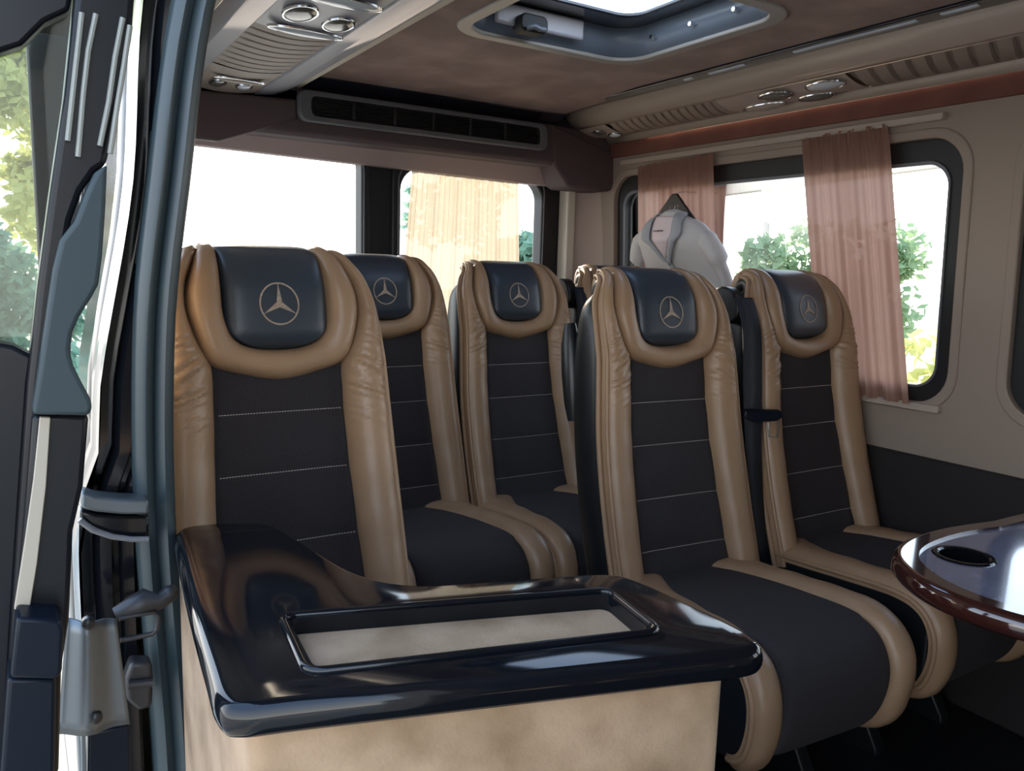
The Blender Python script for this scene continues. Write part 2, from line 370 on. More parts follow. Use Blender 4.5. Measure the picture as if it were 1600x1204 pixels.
# ================================================================ ROOF HATCH
h = empty('roof_hatch', (1.37, 1.73, 1.86), 'square roof hatch in the brown ceiling, its blue grey well open to the bright sky', 'roof hatch')
mb = MB(); ring_mesh(mb, rrect(hx0 - .028, hy0 - .028, hx1 + .028, hy1 + .028, .12), rrect(hx0 + .012, hy0 + .012, hx1 - .012, hy1 - .012, .09), cl, -.006, .006)
pf(mb.build('frame', hatchframe, h, bevel=.004))
a = rrect(hx0 + .006, hy0 + .006, hx1 - .006, hy1 - .006, .09); b = rrect(hx0 + .03, hy0 + .03, hx1 - .03, hy1 - .03, .09)
n = len(a); mb = MB(); mb.add([(x, y, 1.862) for x, y in a] + [(x, y, 1.955) for x, y in b], [(i, (i + 1) % n, n + (i + 1) % n, n + i) for i in range(n)])
pf(mb.build('well', hatch_m, h, solid=.004))
hb = rrect(hx0 + .17, hy0 + .12, hx1 - .10, hy1 - .13, .06)
mb = MB(); ring_mesh(mb, rrect(hx0 + .02, hy0 + .02, hx1 - .02, hy1 - .02, .08), hb, lambda p, q, d: (p, q, 1.945 + d), 0, .012); pf(mb.build('inner_panel', led_m, h, bevel=.004))
mb = MB(); mb.box((hx0 + .10, hy1 - .052, 1.885), (hx0 + .40, hy1 - .036, 1.942)); pf(mb.build('cover_panel', greyband, h, bevel=.008))
mb = MB(); mb.prism([(p, hy1 - .085, q) for p, q in rrect(1.225, 1.868, 1.315, 1.915, .018)], (0, .05, 0)); c_ = pf(mb.build('crank_housing', ventdark, h, bevel=.005))
mb = MB(); mb.tube([(1.24, hy1 - .09, 1.872), (1.26, hy1 - .10, 1.878), (1.28, hy1 - .098, 1.874), (1.30, hy1 - .09, 1.878)], .007); o = mb.build('crank_handle', vent_m, c_)
o.matrix_parent_inverse = Matrix.Translation(-h.location) @ Matrix()
o.matrix_parent_inverse = Matrix()
for x, y in ((1.655, 1.90), (1.655, 1.58), (1.655, 1.74)):
    mb = MB(); mb.tube([(x, y, 1.905), (x - .018, y, 1.905)], [.008, .006], 10); pf(mb.build('screw', chrome, h))

# ================================================================ OVERHEAD CONSOLES
def sweep(mb, prof, y0, y1, n=1):
    m = len(prof)
    mb.add([(x, y0 + (y1 - y0) * k / n, z) for k in range(n + 1) for x, z in prof],
           [(k * m + i, k * m + i + 1, (k + 1) * m + i + 1, (k + 1) * m + i) for k in range(n) for i in range(m - 1)])
rc = empty('overhead_console', (2.1, .6, 1.75), 'long beige overhead console with louvers and reading lamps above the right windows', 'overhead console')
prof = [(1.985, 1.88), (1.972, 1.868), (1.972, 1.848), (1.98, 1.83), (1.998, 1.812), (2.012, 1.806), (2.02, 1.800), (2.04, 1.797)]
mb = MB(); sweep(mb, prof, -1.6, 2.79); mb.add([(x, 2.79, z) for x, z in prof], [tuple(range(len(prof)))])
pf(mb.build('inner_cove', console_m, rc, solid=.004, ang=60))
prof2 = [(2.185, 1.778), (2.195, 1.767), (2.204, 1.757), (2.214, 1.757), (2.219, 1.765), (2.220, 1.79)]
mb = MB(); sweep(mb, prof2, -1.6, 2.79); pf(mb.build('outer_rim', console_m, rc, solid=.004, ang=60))
def rp(x, off=0): return 1.797 - (x - 2.04) * .13 - .012 * math.sin(math.pi * (x - 2.04) / .145) + off
def louver(y0, y1, pitch, parent, x0=2.04, x1=2.186, zf=rp, m=slat_m, skew=.05, depth=.012):
    n = max(1, round((y1 - y0) / pitch)); mb = MB(); nv = n * 8; nu = 10
    def fn(s, t):
        x = x0 + (x1 - x0) * s; ph = (t * n) % 1 if t < 1 else 1
        y = y0 + (y1 - y0) * t; edge = min(1, min(s, 1 - s) * 6)
        d = (depth if ph > .72 else -depth * .3 * (ph / .72)) * edge
        return (x, y + skew * (s - .5) * (1 if 0 < t < 1 else 0) * math.sin(math.pi * min(1, max(0, t))) ** .25, zf(x, d))
    mb.grid(fn, nu, nv)
    return pf(mb.build('louver_panel', m, parent, ang=25))
def rflat(y0, y1, parent):
    mb = MB(); mb.grid(lambda s, t: (2.04 + .146 * s, y0 + (y1 - y0) * t, rp(2.04 + .146 * s)), 8, 1); return pf(mb.build('lamp_panel', console_m, parent, ang=60))
rflat(2.62, 2.79, rc); louver(2.03, 2.62, .042, rc); rflat(1.53, 2.03, rc); louver(.62, 1.53, .055, rc, depth=.011); rflat(.2, .62, rc); louver(-1.0, .2, .06, rc); rflat(-1.6, -1.0, rc)
mb = MB(); mb.add([(1.972, 2.79, 1.868), (1.98, 2.79, 1.83), (2.02, 2.79, 1.80), (2.18, 2.79, 1.778), (2.219, 2.79, 1.76), (2.219, 2.79, 1.87)], [(0, 1, 2, 3, 4, 5)]); pf(mb.build('end_cap', console_m, rc, solid=.004))
def oval(parent, name, x, y, z, rx, ry, m, bez=chrome, lens_drop=.005, tilt=0):
    mb = MB(); n = 28
    mb.tube([(x + rx * math.cos(2*math.pi*k/n), y + ry * math.sin(2*math.pi*k/n), z + tilt * rx * math.cos(2*math.pi*k/n)) for k in range(n)], .0035, 6, True)
    b = pf(mb.build('bezel', bez, parent))
    mb = MB(); R_ = 5; V = [(x, y, z - lens_drop * 2)]
    for j in range(1, R_ + 1):
        q = j / R_; V += [(x + rx*q*math.cos(2*math.pi*k/n), y + ry*q*math.sin(2*math.pi*k/n), z - lens_drop * 2 * math.sqrt(max(0, 1 - q*q)) + tilt*rx*q*math.cos(2*math.pi*k/n)) for k in range(n)]
    Fc = [(0, 1 + k, 1 + (k + 1) % n) for k in range(n)]
    for j in range(R_ - 1): Fc += [(1 + j*n + k, 1 + j*n + (k+1) % n, 1 + (j+1)*n + (k+1) % n, 1 + (j+1)*n + k) for k in range(n)]
    mb.add(V, Fc); return pf(mb.build(name, m, parent, ang=80))
for x, y, rx, ry, m, nm in ((2.078, 1.80, .036, .062, smoke, 'reading_lamp'), (2.075, 1.615, .034, .065, clearlens, 'reading_lamp'), (2.142, 1.90, .026, .085, console_m, 'air_nozzle'),
                        (2.148, 1.70, .026, .065, smoke, 'air_nozzle'), (2.08, 2.70, .022, .03, smoke, 'reading_lamp'), (2.13, 2.66, .020, .035, clearlens, 'air_nozzle')):
    oval(rc, nm, x, y, rp(x) - .003, rx, ry, m, tilt=-.1)
# left console
lc = empty('overhead_console', (.65, .6, 1.75), 'beige overhead console with chrome lamps and ribbed louvers at the upper left', 'overhead console')
def lp(x, off=0): return 1.768 - .012 * math.sin(math.pi * (x - .51) / .21) + off
mb = MB(); sweep(mb, [(.44, 1.80), (.448, 1.772), (.46, 1.764), (.505, 1.762), (.512, 1.768)], -1.6, 2.80); pf(mb.build('outer_band', greyband, lc, solid=.004, ang=50))
mb = MB(); sweep(mb, [(.716, 1.770), (.722, 1.764), (.775, 1.770), (.81, 1.782), (.822, 1.786), (.826, 1.800), (.832, 1.84)], -1.6, 2.80); pf(mb.build('inner_band', greyband, lc, solid=.004, ang=50))
louver(1.99, 2.46, .050, lc, .51, .718, lp, slat_m, .0, .007)
for y0, y1 in ((2.46, 2.80), (1.30, 1.99), (.2, .7)):
    mb = MB(); mb.grid(lambda s, t: (.51 + .208 * s, y0 + (y1 - y0) * t, lp(.51 + .208 * s)), 8, 1); pf(mb.build('lamp_panel', greyband if y0 == 1.30 else console_m, lc, ang=60))
louver(.7, 1.30, .05, lc, .51, .718, lp, slat_m, .0, .007); louver(-1.5, .2, .06, lc, .51, .718, lp, slat_m, .0, .007)
for x, y, rx, ry, m, nm in ((.568, 1.82, .034, .062, smoke, 'reading_lamp'), (.665, 1.85, .032, .056, smoke, 'reading_lamp'), (.62, 1.945, .088, .024, clearlens, 'courtesy_lamp'), (.62, 1.68, .08, .03, clearlens, 'courtesy_lamp'),
                        (.572, 2.66, .022, .05, smoke, 'reading_lamp'), (.65, 2.66, .022, .035, clearlens, 'air_nozzle'), (.615, 2.57, .075, .018, console_m, 'courtesy_lamp')):
    oval(lc, nm, x, y, lp(x) - .003, rx, ry, m)
mb = MB(); mb.box((.44, 2.80, 1.70), (.86, 2.815, 1.80)); pf(mb.build('end_cap', mauve, lc))

# ================================================================ SEATS
SP = catmull([(0, -.150, .42), (0, -.092, .60), (0, -.040, .80), (0, -.010, .98), (0, .008, 1.10), (0, .026, 1.17), (0, .048, 1.212), (0, .078, 1.229), (0, .112, 1.230), (0, .145, 1.216), (0, .160, 1.185), (0, .162, 1.145)], 24)
ARC = [0]
for p, q in zip(SP, SP[1:]): ARC.append(ARC[-1] + (q - p).length)
VMAX = ARC[-1]
def spine(v):
    v = max(0, min(VMAX - 1e-6, v)); import bisect
    i = max(0, min(len(ARC) - 2, bisect.bisect(ARC, v) - 1)); t = (v - ARC[i]) / (ARC[i + 1] - ARC[i])
    p = SP[i].lerp(SP[i + 1], t); a = SP[max(0, i - 3)]; b = SP[min(len(SP) - 1, i + 4)]
    d = (b - a).normalized(); return p, Vector((0, -d.z, d.y))
def vz(z):                                             # arc length at height z on the front
    for k, p in enumerate(SP):
        if p.z >= z: return ARC[k]
    return ARC[-1]
VT = ARC[[k for k, p in enumerate(SP) if p.z >= 1.2289][0]]   # crown
VK = vz(1.15)
def PS(u, v, h):
    p, n = spine(v); k = max(0, min(1, (abs(u) - .085) / .115)); h += .026 * k * k * (3 - 2 * k) * max(0, min(1, (1.16 - p.z) / .14)); q = max(0, min(1, (v - VK) / .11)); h *= 1 - .55 * q * q * (3 - 2 * q) * (h > 0); return (u, p.y + n.y * h, p.z + n.z * h)
def strip(A, B, nt, ns, H, h0=0, p=3, ends=(0, 0), extra=None, tmap=None, P=PS):
    V = []
    for j in range(nt + 1):
        t = j / nt; a = A(t); b = B(t)
        e = 1
        if ends[0] and t < ends[0]: e *= math.sqrt(max(0, 1 - (1 - t / ends[0]) ** 2))
        if ends[1] and t > 1 - ends[1]: e *= math.sqrt(max(0, 1 - (1 - (1 - t) / ends[1]) ** 2))
        for i in range(ns + 1):
            s = .5 - .5 * math.cos(math.pi * i / ns); c = abs(2 * s - 1)
            h = -.006 + (h0 + H * math.sqrt(max(0, 1 - c ** p)) + .006) * (e if 0 < i < ns else 0)
            u = a[0] + (b[0] - a[0]) * s; v = a[1] + (b[1] - a[1]) * s
            if extra and 0 < i < ns: h += extra(u, v, s, t) * e
            V.append(P(u, v, h))
    return V, [(j * (ns + 1) + i, j * (ns + 1) + i + 1, (j + 1) * (ns + 1) + i + 1, (j + 1) * (ns + 1) + i) for j in range(nt) for i in range(ns)]
def Z(T): return [(vz(z) if z < 1.230 else VT + (z - 1.230) , u) for z, u in T]
# half widths as functions of arc length (z keys; beyond 1.245 the key runs on over the crown)
OUT = Z([(.42, .230), (.60, .231), (.80, .227), (1.00, .216), (1.10, .210), (1.15, .203), (1.19, .188), (1.212, .172), (1.230, .158), (1.26, .146), (1.34, .140)])
INN = Z([(.42, .145), (.56, .141), (.72, .135), (.85, .129), (.95, .126), (1.02, .1275), (1.06, .148), (1.10, .162), (1.13, .167), (1.17, .162), (1.205, .147), (1.230, .131), (1.27, .122), (1.34, .118)])
VC = vz(1.02)                                          # where ring, bolster and centre meet
def outw(v): return sm1(OUT, v)
def innw(v): return sm1(INN, v)
def wrinkle(u, v, s, t):
    z = spine(v)[0].z; g = math.exp(-((z - 1.0) / .085) ** 2)
    w_ = (1 - 2 * abs(math.sin(v * 165 + abs(u) * 85 + 1.5 * math.sin(v * 47))) ** .6) * (.6 + .4 * math.sin(v * 117 + 30 * abs(u)))
    return g * -.0105 * w_ * math.sin(math.pi * s) + .0006 * math.sin(v * 60 + 3)
def center_h(u, v, seams):
    d = min(abs(v - k + .25 * u * u * 0) for k in seams + [-.02, VC + .03])
    return .009 * min(1, (d / .045)) ** .5 - .004
def build_seat(dz=0):
    seams = [vz(z + dz) for z in (.53, .655, .785, .90)]
    r = empty('passenger_seat')
    # shell: loops along the spine
    mb = MB(); N_ = 28; J = 44; vend = VMAX - .002
    V = []
    for j in range(J + 1):
        v = vend * j / J; W = outw(v) - .004; T = .180 - .130 * min(1, max(0, (v - vz(1.0)) / (VT + .02 - vz(1.0)))) ** 1.3
        k_ = 1
        if j == J: k_ = .55; 
        for k in range(N_):
            a = 2 * math.pi * k / N_; c, s_ = math.cos(a), math.sin(a)
            u = W * math.copysign(abs(c) ** .45, c) * k_; hh = -T / 2 + (T / 2) * math.copysign(abs(s_) ** .6, s_) * k_
            if v > VT: hh = min(hh, -.004)
            V.append(PS(u, v, hh))
    Fc = [(j * N_ + k, j * N_ + (k + 1) % N_, (j + 1) * N_ + (k + 1) % N_, (j + 1) * N_ + k) for j in range(J) for k in range(N_)]
    Fc += [tuple(range(N_)), tuple(J * N_ + k for k in range(N_))]
    mb.add(V, Fc); mb.build('backrest_shell', shell_m, r, ang=60)
    # fabric centre
    vb = lambda u: VC - .004 - (1 - (u / .128) ** 2) * .030 
    mb = MB(); NT, NS = 120, 20; V = []
    for j in range(NT + 1):
        for i in range(NS + 1):
            s = .5 - .5 * math.cos(math.pi * i / NS); t = j / NT; v0 = t * VC; W = innw(v0) + .004
            u = -W + 2 * W * s; top = vb(min(.127, abs(u))) + .012; v = t * top
            c = abs(2 * s - 1); h = (.016 + center_h(u, v, seams)) * math.sqrt(max(0, 1 - c ** 8))
            V.append(PS(u, v, h))
    mb.add(V, [(j * (NS + 1) + i, j * (NS + 1) + i + 1, (j + 1) * (NS + 1) + i + 1, (j + 1) * (NS + 1) + i) for j in range(NT) for i in range(NS)])
    cc = mb.build('back_cushion', fabric, r, ang=80)
    for sv in seams:
        mb = MB(); W = innw(sv) - .006; n = 44
        for k in range(n):
            u0 = -W + 2 * W * (k + .15) / n; u1 = -W + 2 * W * (k + .8) / n; a = PS(u0, sv, .0150); b = PS(u1, sv, .0150)
            mb.tube([a, b], .0009, 5)
        mb.build('seam_stitching', thread, cc)
    # side bolsters
    for sg in (-1, 1):
        vend2 = VT + .035
        A = lambda t: (sg * innw(t * vend2), t * vend2); B = lambda t: (sg * (outw(t * vend2) - .003), t * vend2)
        V, Fc = strip(A, B, 280, 14, .040, p=2.6, ends=(0, .05), extra=wrinkle)
        o = obj('side_bolster', V, Fc, leather, r, 80)
        mb = MB(); pts = [PS(sg * (outw(k / 90 * vend2) - .008), k / 90 * vend2, .019) for k in range(91)]
        mb.tube(pts, .0062, 8)
        pts = [PS(sg * (outw(k / 90 * vend2) + .001), k / 90 * vend2, -.006) for k in range(91)]
        mb.tube(pts, .0075, 8); mb.build('piping', piping_m, o, ang=80)
    # U shaped headrest surround
    tp = VMAX - .006
    inner = [(-.096, tp), (-.097, VT), (-.099, vz(1.21)), (-.100, vz(1.15)), (-.098, vz(1.105)), (-.083, vz(1.068)), (-.052, vz(1.050)), (0, vz(1.044)), (.052, vz(1.050)), (.083, vz(1.068)), (.098, vz(1.105)), (.100, vz(1.15)), (.099, vz(1.21)), (.097, VT), (.096, tp)]
    outer = [(-innw(tp) - .001, tp), (-innw(VT), VT), (-innw(vz(1.21)), vz(1.21)), (-innw(vz(1.14)), vz(1.14)), (-innw(vz(1.08)), vz(1.075)), (-.130, vz(1.02)), (-.070, vz(.993)), (0, vz(.985))]
    outer = outer + [(-a, b) for a, b in outer[-2::-1]]
    I = catmull([(a, b, 0) for a, b in inner], 10); O = catmull([(a, b, 0) for a, b in outer], 10); M_ = len(I) - 1
    def g(L): return lambda t: (L[min(M_, int(round(t * M_)))].x, L[min(M_, int(round(t * M_)))].y)
    V, Fc = strip(g(O), g(I), M_, 14, .047, h0=.002, p=2.6, ends=(.06, .06)); obj('headrest_surround', V, Fc, leather, r, 80)
    # head pad
    def pw(v):
        zb = vz(1.043); k = min(1, (v - zb) / (vz(1.11) - zb)); return .099 * max(0, 1 - (1 - k) ** 2.6) ** (1 / 2.2)
    v0, v1 = vz(1.043), VMAX - .008
    tt = lambda t: v0 + (v1 - v0) * (t ** 1.6)
    def padh(u, v):
        c = abs(u) / .099; e = 1 - max(0, 1 - (v - v0) / .05) ** 2.5
        k = 1
        return (.018 + .026 * math.sqrt(max(0, 1 - c ** 7))) * math.sqrt(max(0, e)) * k
    V = []; NT, NS = 60, 20
    for j in range(NT + 1):
        v = tt(j / NT); W = pw(v)
        for i in range(NS + 1):
            s = .5 - .5 * math.cos(math.pi * i / NS); u = -W + 2 * W * s
            V.append(PS(u, v, padh(u, v) if 0 < i < NS and j > 0 else -.002))
    pad = obj('headrest_pad', V, [(j * (NS + 1) + i, j * (NS + 1) + i + 1, (j + 1) * (NS + 1) + i + 1, (j + 1) * (NS + 1) + i) for j in range(NT) for i in range(NS)], black_leather, r, 80)
    # emblem: ring and three pointed star
    mb = MB(); vc_ = vz(1.128); n = 48
    def em(x, y, dh=.0012): v = vc_ + y; return PS(x, v, padh(x, v) + dh)
    R0, R1 = .0385, .0355
    for k in range(n):
        a0, a1 = 2 * math.pi * k / n, 2 * math.pi * (k + 1) / n
        mb.add([em(R0 * math.cos(a0), R0 * math.sin(a0)), em(R0 * math.cos(a1), R0 * math.sin(a1)), em(R1 * math.cos(a1), R1 * math.sin(a1)), em(R1 * math.cos(a0), R1 * math.sin(a0))], [(0, 1, 2, 3)])
    for q in range(3):
        a = math.pi / 2 + q * 2 * math.pi / 3
        for sg in (-1, 1):
            b = a + sg * math.pi / 3
            P0 = (0, 0); P1 = (.0365 * math.cos(a), .0365 * math.sin(a)); P2 = (.0062 * math.cos(b), .0062 * math.sin(b))
            for k in range(8):
                t0, t1 = k / 8, (k + 1) / 8
                f = lambda A_, B_, t: (A_[0] + (B_[0] - A_[0]) * t, A_[1] + (B_[1] - A_[1]) * t)
                mb.add([em(*f(P0, P1, t0), .002), em(*f(P0, P1, t1), .002), em(*f(P2, P1, t1)), em(*f(P2, P1, t0))], [(0, 1, 2, 3)])
    mb.build('emblem', emblem_m, pad, solid=.0008, ang=20)
    # seat cushion: path from the back junction forward, over the front and under
    CP = catmull([(0, -.10, .452), (0, -.25, .462), (0, -.40, .475), (0, -.53, .482), (0, -.595, .462), (0, -.625, .41), (0, -.622, .34), (0, -.595, .28), (0, -.53, .25)], 16)
    CA = [0]
    for p_, q_ in zip(CP, CP[1:]): CA.append(CA[-1] + (q_ - p_).length)
    CM = CA[-1]
    import bisect
    def PC(u, v, h):
        v = max(0, min(CM - 1e-6, v)); i = max(0, min(len(CA) - 2, bisect.bisect(CA, v) - 1)); t = (v - CA[i]) / (CA[i + 1] - CA[i])
        p = CP[i].lerp(CP[i + 1], t); a = CP[max(0, i - 3)]; b = CP[min(len(CP) - 1, i + 4)]; d = (b - a).normalized(); nn = Vector((0, d.z, -d.y))
        return (u, p.y + nn.y * h, p.z + nn.z * h)
    CI = [(0, .035), (.08, .085), (.16, .120), (.28, .143), (.42, .158), (.50, .162), (.62, .165), (.74, .150), (CM, .135)]
    CO = [(0, .228), (.3, .238), (.5, .243), (.62, .240), (.74, .225), (CM, .19)]
    A = lambda t: (-sm1(CI, t * CM) - .004, t * CM); B = lambda t: (sm1(CI, t * CM) + .004, t * CM)
    V, Fc = strip(lambda t: (-.170 if t < .6 else -sm1(CI, t * CM) - .004, t * CM), lambda t: (.170 if t < .6 else sm1(CI, t * CM) + .004, t * CM), 60, 18, .022, p=8, P=PC); obj('seat_cushion', V, Fc, fabric, r, 80)
    for sg in (-1, 1):
        V, Fc = strip(lambda t: (sg * sm1(CI, t * CM), t * CM), lambda t: (sg * (sm1(CO, t * CM) - .004), t * CM), 70, 12, .036, p=2.6, ends=(.05, .04), P=PC,
                      extra=lambda u, v, s, t: .001 * math.sin(v * 55 + u * 40))
        o = obj('cushion_bolster', V, Fc, leather, r, 80)
        mb = MB(); mb.tube([PC(sg * (sm1(CO, k / 50 * CM) - .006), k / 50 * CM, .008) for k in range(51)], .0065, 8); mb.build('piping', piping_m, o, ang=80)
    mb = MB(); V = []; 
    poly = [(0, p_.y, p_.z - .004) for p_ in CP[::4]] + [(0, -.45, .255), (0, -.15, .27), (0, -.06, .32), (0, -.06, .44)]
    poly = [(-.222, max(y, -.612), z) for _, y, z in poly]; mb.prism(poly, (.444, 0, 0)); mb.build('cushion_base', shell_m, r, bevel=.01)
    for sg in (-1, 1):
        mb = MB(); mb.prism([(sg * .15 - .02, -.48, 0), (sg * .15 - .02, -.48, .03), (sg * .15 - .02, -.34, .26), (sg * .15 - .02, -.16, .26), (sg * .15 - .02, -.08, .03), (sg * .15 - .02, -.08, 0)], (.04, 0, 0)); mb.build('leg', shell_m, r, bevel=.006)
    mb = MB(); mb.box((-.19, -.46, .24), (.19, -.12, .27)); mb.build('seat_frame', shell_m, r)
    return r
first = build_seat(.018); proto = build_seat()
def copy_tree(o, parent=None):
    c = o.copy(); C.objects.link(c); c.parent = parent
    if parent: c.matrix_parent_inverse = o.matrix_parent_inverse.copy()
    for ch in list(o.children): copy_tree(ch, c)
    return c
rows = [(.440, 1.585, 'tan and black passenger seat nearest the side door, behind the black table'),
        (1.462, 1.585, 'tan and black passenger seat in the front row, second from the right wall'),
        (2.006, 1.585, 'tan and black seat by the right window with a seat belt hanging on its left'),
        (.975, 2.33, 'tan and black rear seat just right of the nearest seat'),
        (1.462, 2.33, 'tan and black rear seat in the middle, in front of the cream curtain'),
        (1.955, 2.33, 'rear seat mostly hidden behind the front row, below the hanging jacket'),
        (.44, 2.33, 'rear seat hidden behind the nearest seat, only its top left edge showing')]
seats = []
for i, (x, y, lb) in enumerate(rows):
    o = first if i == 0 else proto if i == 1 else copy_tree(proto)
    o.location = (x, y, (0, -.02, -.012, 0, -.008, -.01, 0)[i]); tag(o, lb, 'seat', 'tan and black passenger seats'); seats.append(o)
seats[1].rotation_euler.z = math.radians(-4)

# belts (parts of their seats)
def armrest(seat, sx):
    mb = MB(); a = [PS(0, v, -.075) for v in (vz(.84), vz(.89), vz(.97), vz(1.05), vz(1.11))]
    mb.tube([(sx, p[1] + .080, p[2]) for p in a], [.018, .026, .030, .028, .016], 12); mb.build('folded_armrest', shell_m, seat, ang=60)
armrest(seats[1], -.188)
def belt(seat, full=True, dx_=0):
    b = MB()
    # retractor cover on the shoulder
    m2 = MB(); m2.prism([(-.250, y, z) for y, z in catmull2([(.02, 1.15), (.05, 1.19), (.10, 1.195), (.13, 1.16), (.12, 1.11), (.06, 1.09), (.02, 1.11)])], (.040, 0, 0)); m2.build('belt_guide', shell_m, seat, bevel=.006)
    path = [(-.236, .01, 1.168), (-.250, -.040, 1.08), (-.262, -.065, .95), (-.268, -.080, .86), (-.268, -.095, .74), (-.264, -.115, .60), (-.258, -.135, .50), (-.252, -.14, .42)]
    P = catmull([(a + dx_, b, c) for a, b, c in path], 8); V = []
    for k, p in enumerate(P):
        tw = .35 + .25 * math.sin(k * .12); dx, dy = math.cos(tw) * .026, -math.sin(tw) * .026 
        V += [(p.x - dx, p.y - dy, p.z), (p.x + dx, p.y + dy, p.z)]
    m3 = MB(); m3.add(V, [(2 * k, 2 * k + 1, 2 * k + 3, 2 * k + 2) for k in range(len(P) - 1)])
    s = m3.build('seat_belt', webbing, seat, solid=.003)
    if full:
        m4 = MB(); m4.prism([(-.312, -.095, .865), (-.222, -.145, .865), (-.220, -.150, .850), (-.24, -.145, .838), (-.293, -.110, .832), (-.316, -.095, .845)], (0, .016, .004)); q = m4.build('belt_tongue', bluebox, s, bevel=.004)
        m5 = MB(); m5.tube([(-.264, -.132, .835), (-.262, -.140, .796), (-.242, -.150, .794), (-.241, -.150, .842)], .0028, 8); m5.build('tongue_loop', chrome, s)
        m6 = MB(); m6.prism([(-.292, -.08, .70), (-.262, -.09, .705), (-.258, -.09, .655), (-.28, -.08, .645), (-.298, -.075, .66)], (0, .02, 0)); m6.build('buckle', shell_m, s, bevel=.005)
def catmull2(P): return [(p.x, p.y) for p in catmull([(a, b, 0) for a, b in P], 4, True)]
belt(seats[2]); belt(seats[5], False, .03)

# ================================================================ LEFT PARTITION WITH GLOSSY TABLE TOP
TZ = .836
pt = empty('entrance_partition_table', (.4, .8, 0), 'glossy black tray top with beige suede inlay on a beige suede box', 'table')
ctrl = [(.135, .690), (.139, .76), (.152, .92), (.172, 1.12), (.180, 1.178), (.206, 1.200), (.262, 1.186), (.312, 1.150), (.330, 1.06), (.352, .925), (.392, .857), (.46, .825), (.56, .795), (.630, .770), (.655, .735), (.664, .655), (.668, .580), (.664, .545), (.640, .524), (.55, .547), (.35, .607), (.20, .652), (.150, .667)]
out = [(p.x, p.y) for p in catmull([(a, b, 0) for a, b in ctrl], 6, True)]
def inset(poly, d):
    n = len(poly); R_ = []
    for i in range(n):
        a, b, c = Vector(poly[i - 1]), Vector(poly[i]), Vector(poly[(i + 1) % n])
        t = (c - a).normalized(); R_.append((b.x + (-t.y if CW else t.y) * d, b.y + (t.x if CW else -t.x) * d))
    return R_
area = sum(out[i - 1][0] * out[i][1] - out[i][0] * out[i - 1][1] for i in range(len(out))); CW = area > 0
hole_c = [(.238, .822), (.590, .712), (.571, .612), (.228, .704)]
def roundpoly(P, r, n=5):
    o_ = []
    for i, p in enumerate(P):
        a, b, c = Vector(P[i - 1]), Vector(p), Vector(P[(i + 1) % len(P)])
        s_ = b + (a - b).normalized() * r; e_ = b + (c - b).normalized() * r
        for k in range(n + 1):
            t = k / n; q = s_ * (1 - t) ** 2 + b * 2 * t * (1 - t) + e_ * t * t; o_.append((q.x, q.y))
    return o_
hole = roundpoly(hole_c, .014)
# top: flat face with hole, half round edge, inner hole wall
bm = bmesh.new(); edges = []
R0 = .012
for loop in (inset(out, R0), hole):
    vs = [bm.verts.new((a, b, TZ)) for a, b in loop]; edges += [bm.edges.new((vs[i], vs[(i + 1) % len(vs)])) for i in range(len(vs))]
bmesh.ops.triangle_fill(bm, use_beauty=True, edges=edges); bm.verts.index_update()
V = [tuple(v.co) for v in bm.verts]; Fc = [tuple(v.index for v in f.verts) for f in bm.faces]; bm.free()
n = len(out); nh = len(hole); prev = list(range(n))
for k in range(1, 11):
    a = math.pi * k / 10; ring = inset(out, R0 * (1 - math.sin(a))); z = TZ - .017 + .017 * math.cos(a); base = len(V); V += [(x, y, z) for x, y in ring]
    cur = list(range(base, base + n)); Fc += [(prev[i], prev[(i + 1) % n], cur[(i + 1) % n], cur[i]) for i in range(n)]; prev = cur
Fc.append(tuple(prev))
hi = list(range(n, n + nh)); base = len(V); V += [(x, y, TZ - .020) for x, y in hole]; lo = list(range(base, base + nh))
Fc += [(hi[i], hi[(i + 1) % nh], lo[(i + 1) % nh], lo[i]) for i in range(nh)]
pf(obj('table_top', V, Fc, gloss, pt, 35))
# raised bead round the inlay
mb = MB(); mb.tube([(x, y, TZ + .0005) for x, y in roundpoly([(.232, .831), (.599, .718), (.578, .603), (.219, .698)], .018)], .0045, 8, True); pf(mb.build('inlay_bead', gloss, pt, ang=80))
mb = MB(); mb.prism([(x, y, TZ - .019) for x, y in hole], (0, 0, -.004)); pf(mb.build('suede_inlay', suede, pt))
ins = roundpoly([(.178, 1.15), (.30, 1.12), (.345, .905), (.63, .745), (.632, .552), (.165, .690)], .02)
mb = MB(); mb.prism([(x, y, .0) for x, y in ins], (0, 0, TZ - .032)); pf(mb.build('box', suede, pt))

# ================================================================ RIGHT TABLE
rt = empty('side_table', (2.0, .62, 0), 'dark lacquered round-ended table with a cup holder fixed to the right wall', 'table')
tz = .72
half = [(1.75, .858), (1.60, .878), (1.46, .868), (1.36, .828), (1.295, .755), (1.265, .68), (1.262, .60), (1.285, .52), (1.34, .445), (1.43, .395), (1.58, .37), (1.75, .37)]
oc = [(p.x, p.y) for p in catmull([(a, b, 0) for a, b in half], 8)] + [(2.262, .37), (2.262, .848)]
sv = CW; area = sum(oc[i - 1][0] * oc[i][1] - oc[i][0] * oc[i - 1][1] for i in range(len(oc))); CW = area > 0
i1 = inset(oc[:-2], .045); i1 = i1[1:-1] + [(2.25, .415), (2.25, .805)]
n = len(oc); V = []; Fc = []
prev = None
for k in range(0, 11):
    a = math.pi * k / 10; rr = inset(oc, .016 * (1 - math.sin(a))); z = tz - .02 + .02 * math.cos(a); base = len(V); V += [(min(x, 2.262), y, z) for x, y in rr]; cur = list(range(base, base + n))
    if prev: Fc += [(prev[i], prev[(i + 1) % n], cur[(i + 1) % n], cur[i]) for i in range(n)]
    prev = cur
Fc.append(tuple(prev))
top0 = [(V[i][0], V[i][1]) for i in range(n)]
bm = bmesh.new(); edges = []
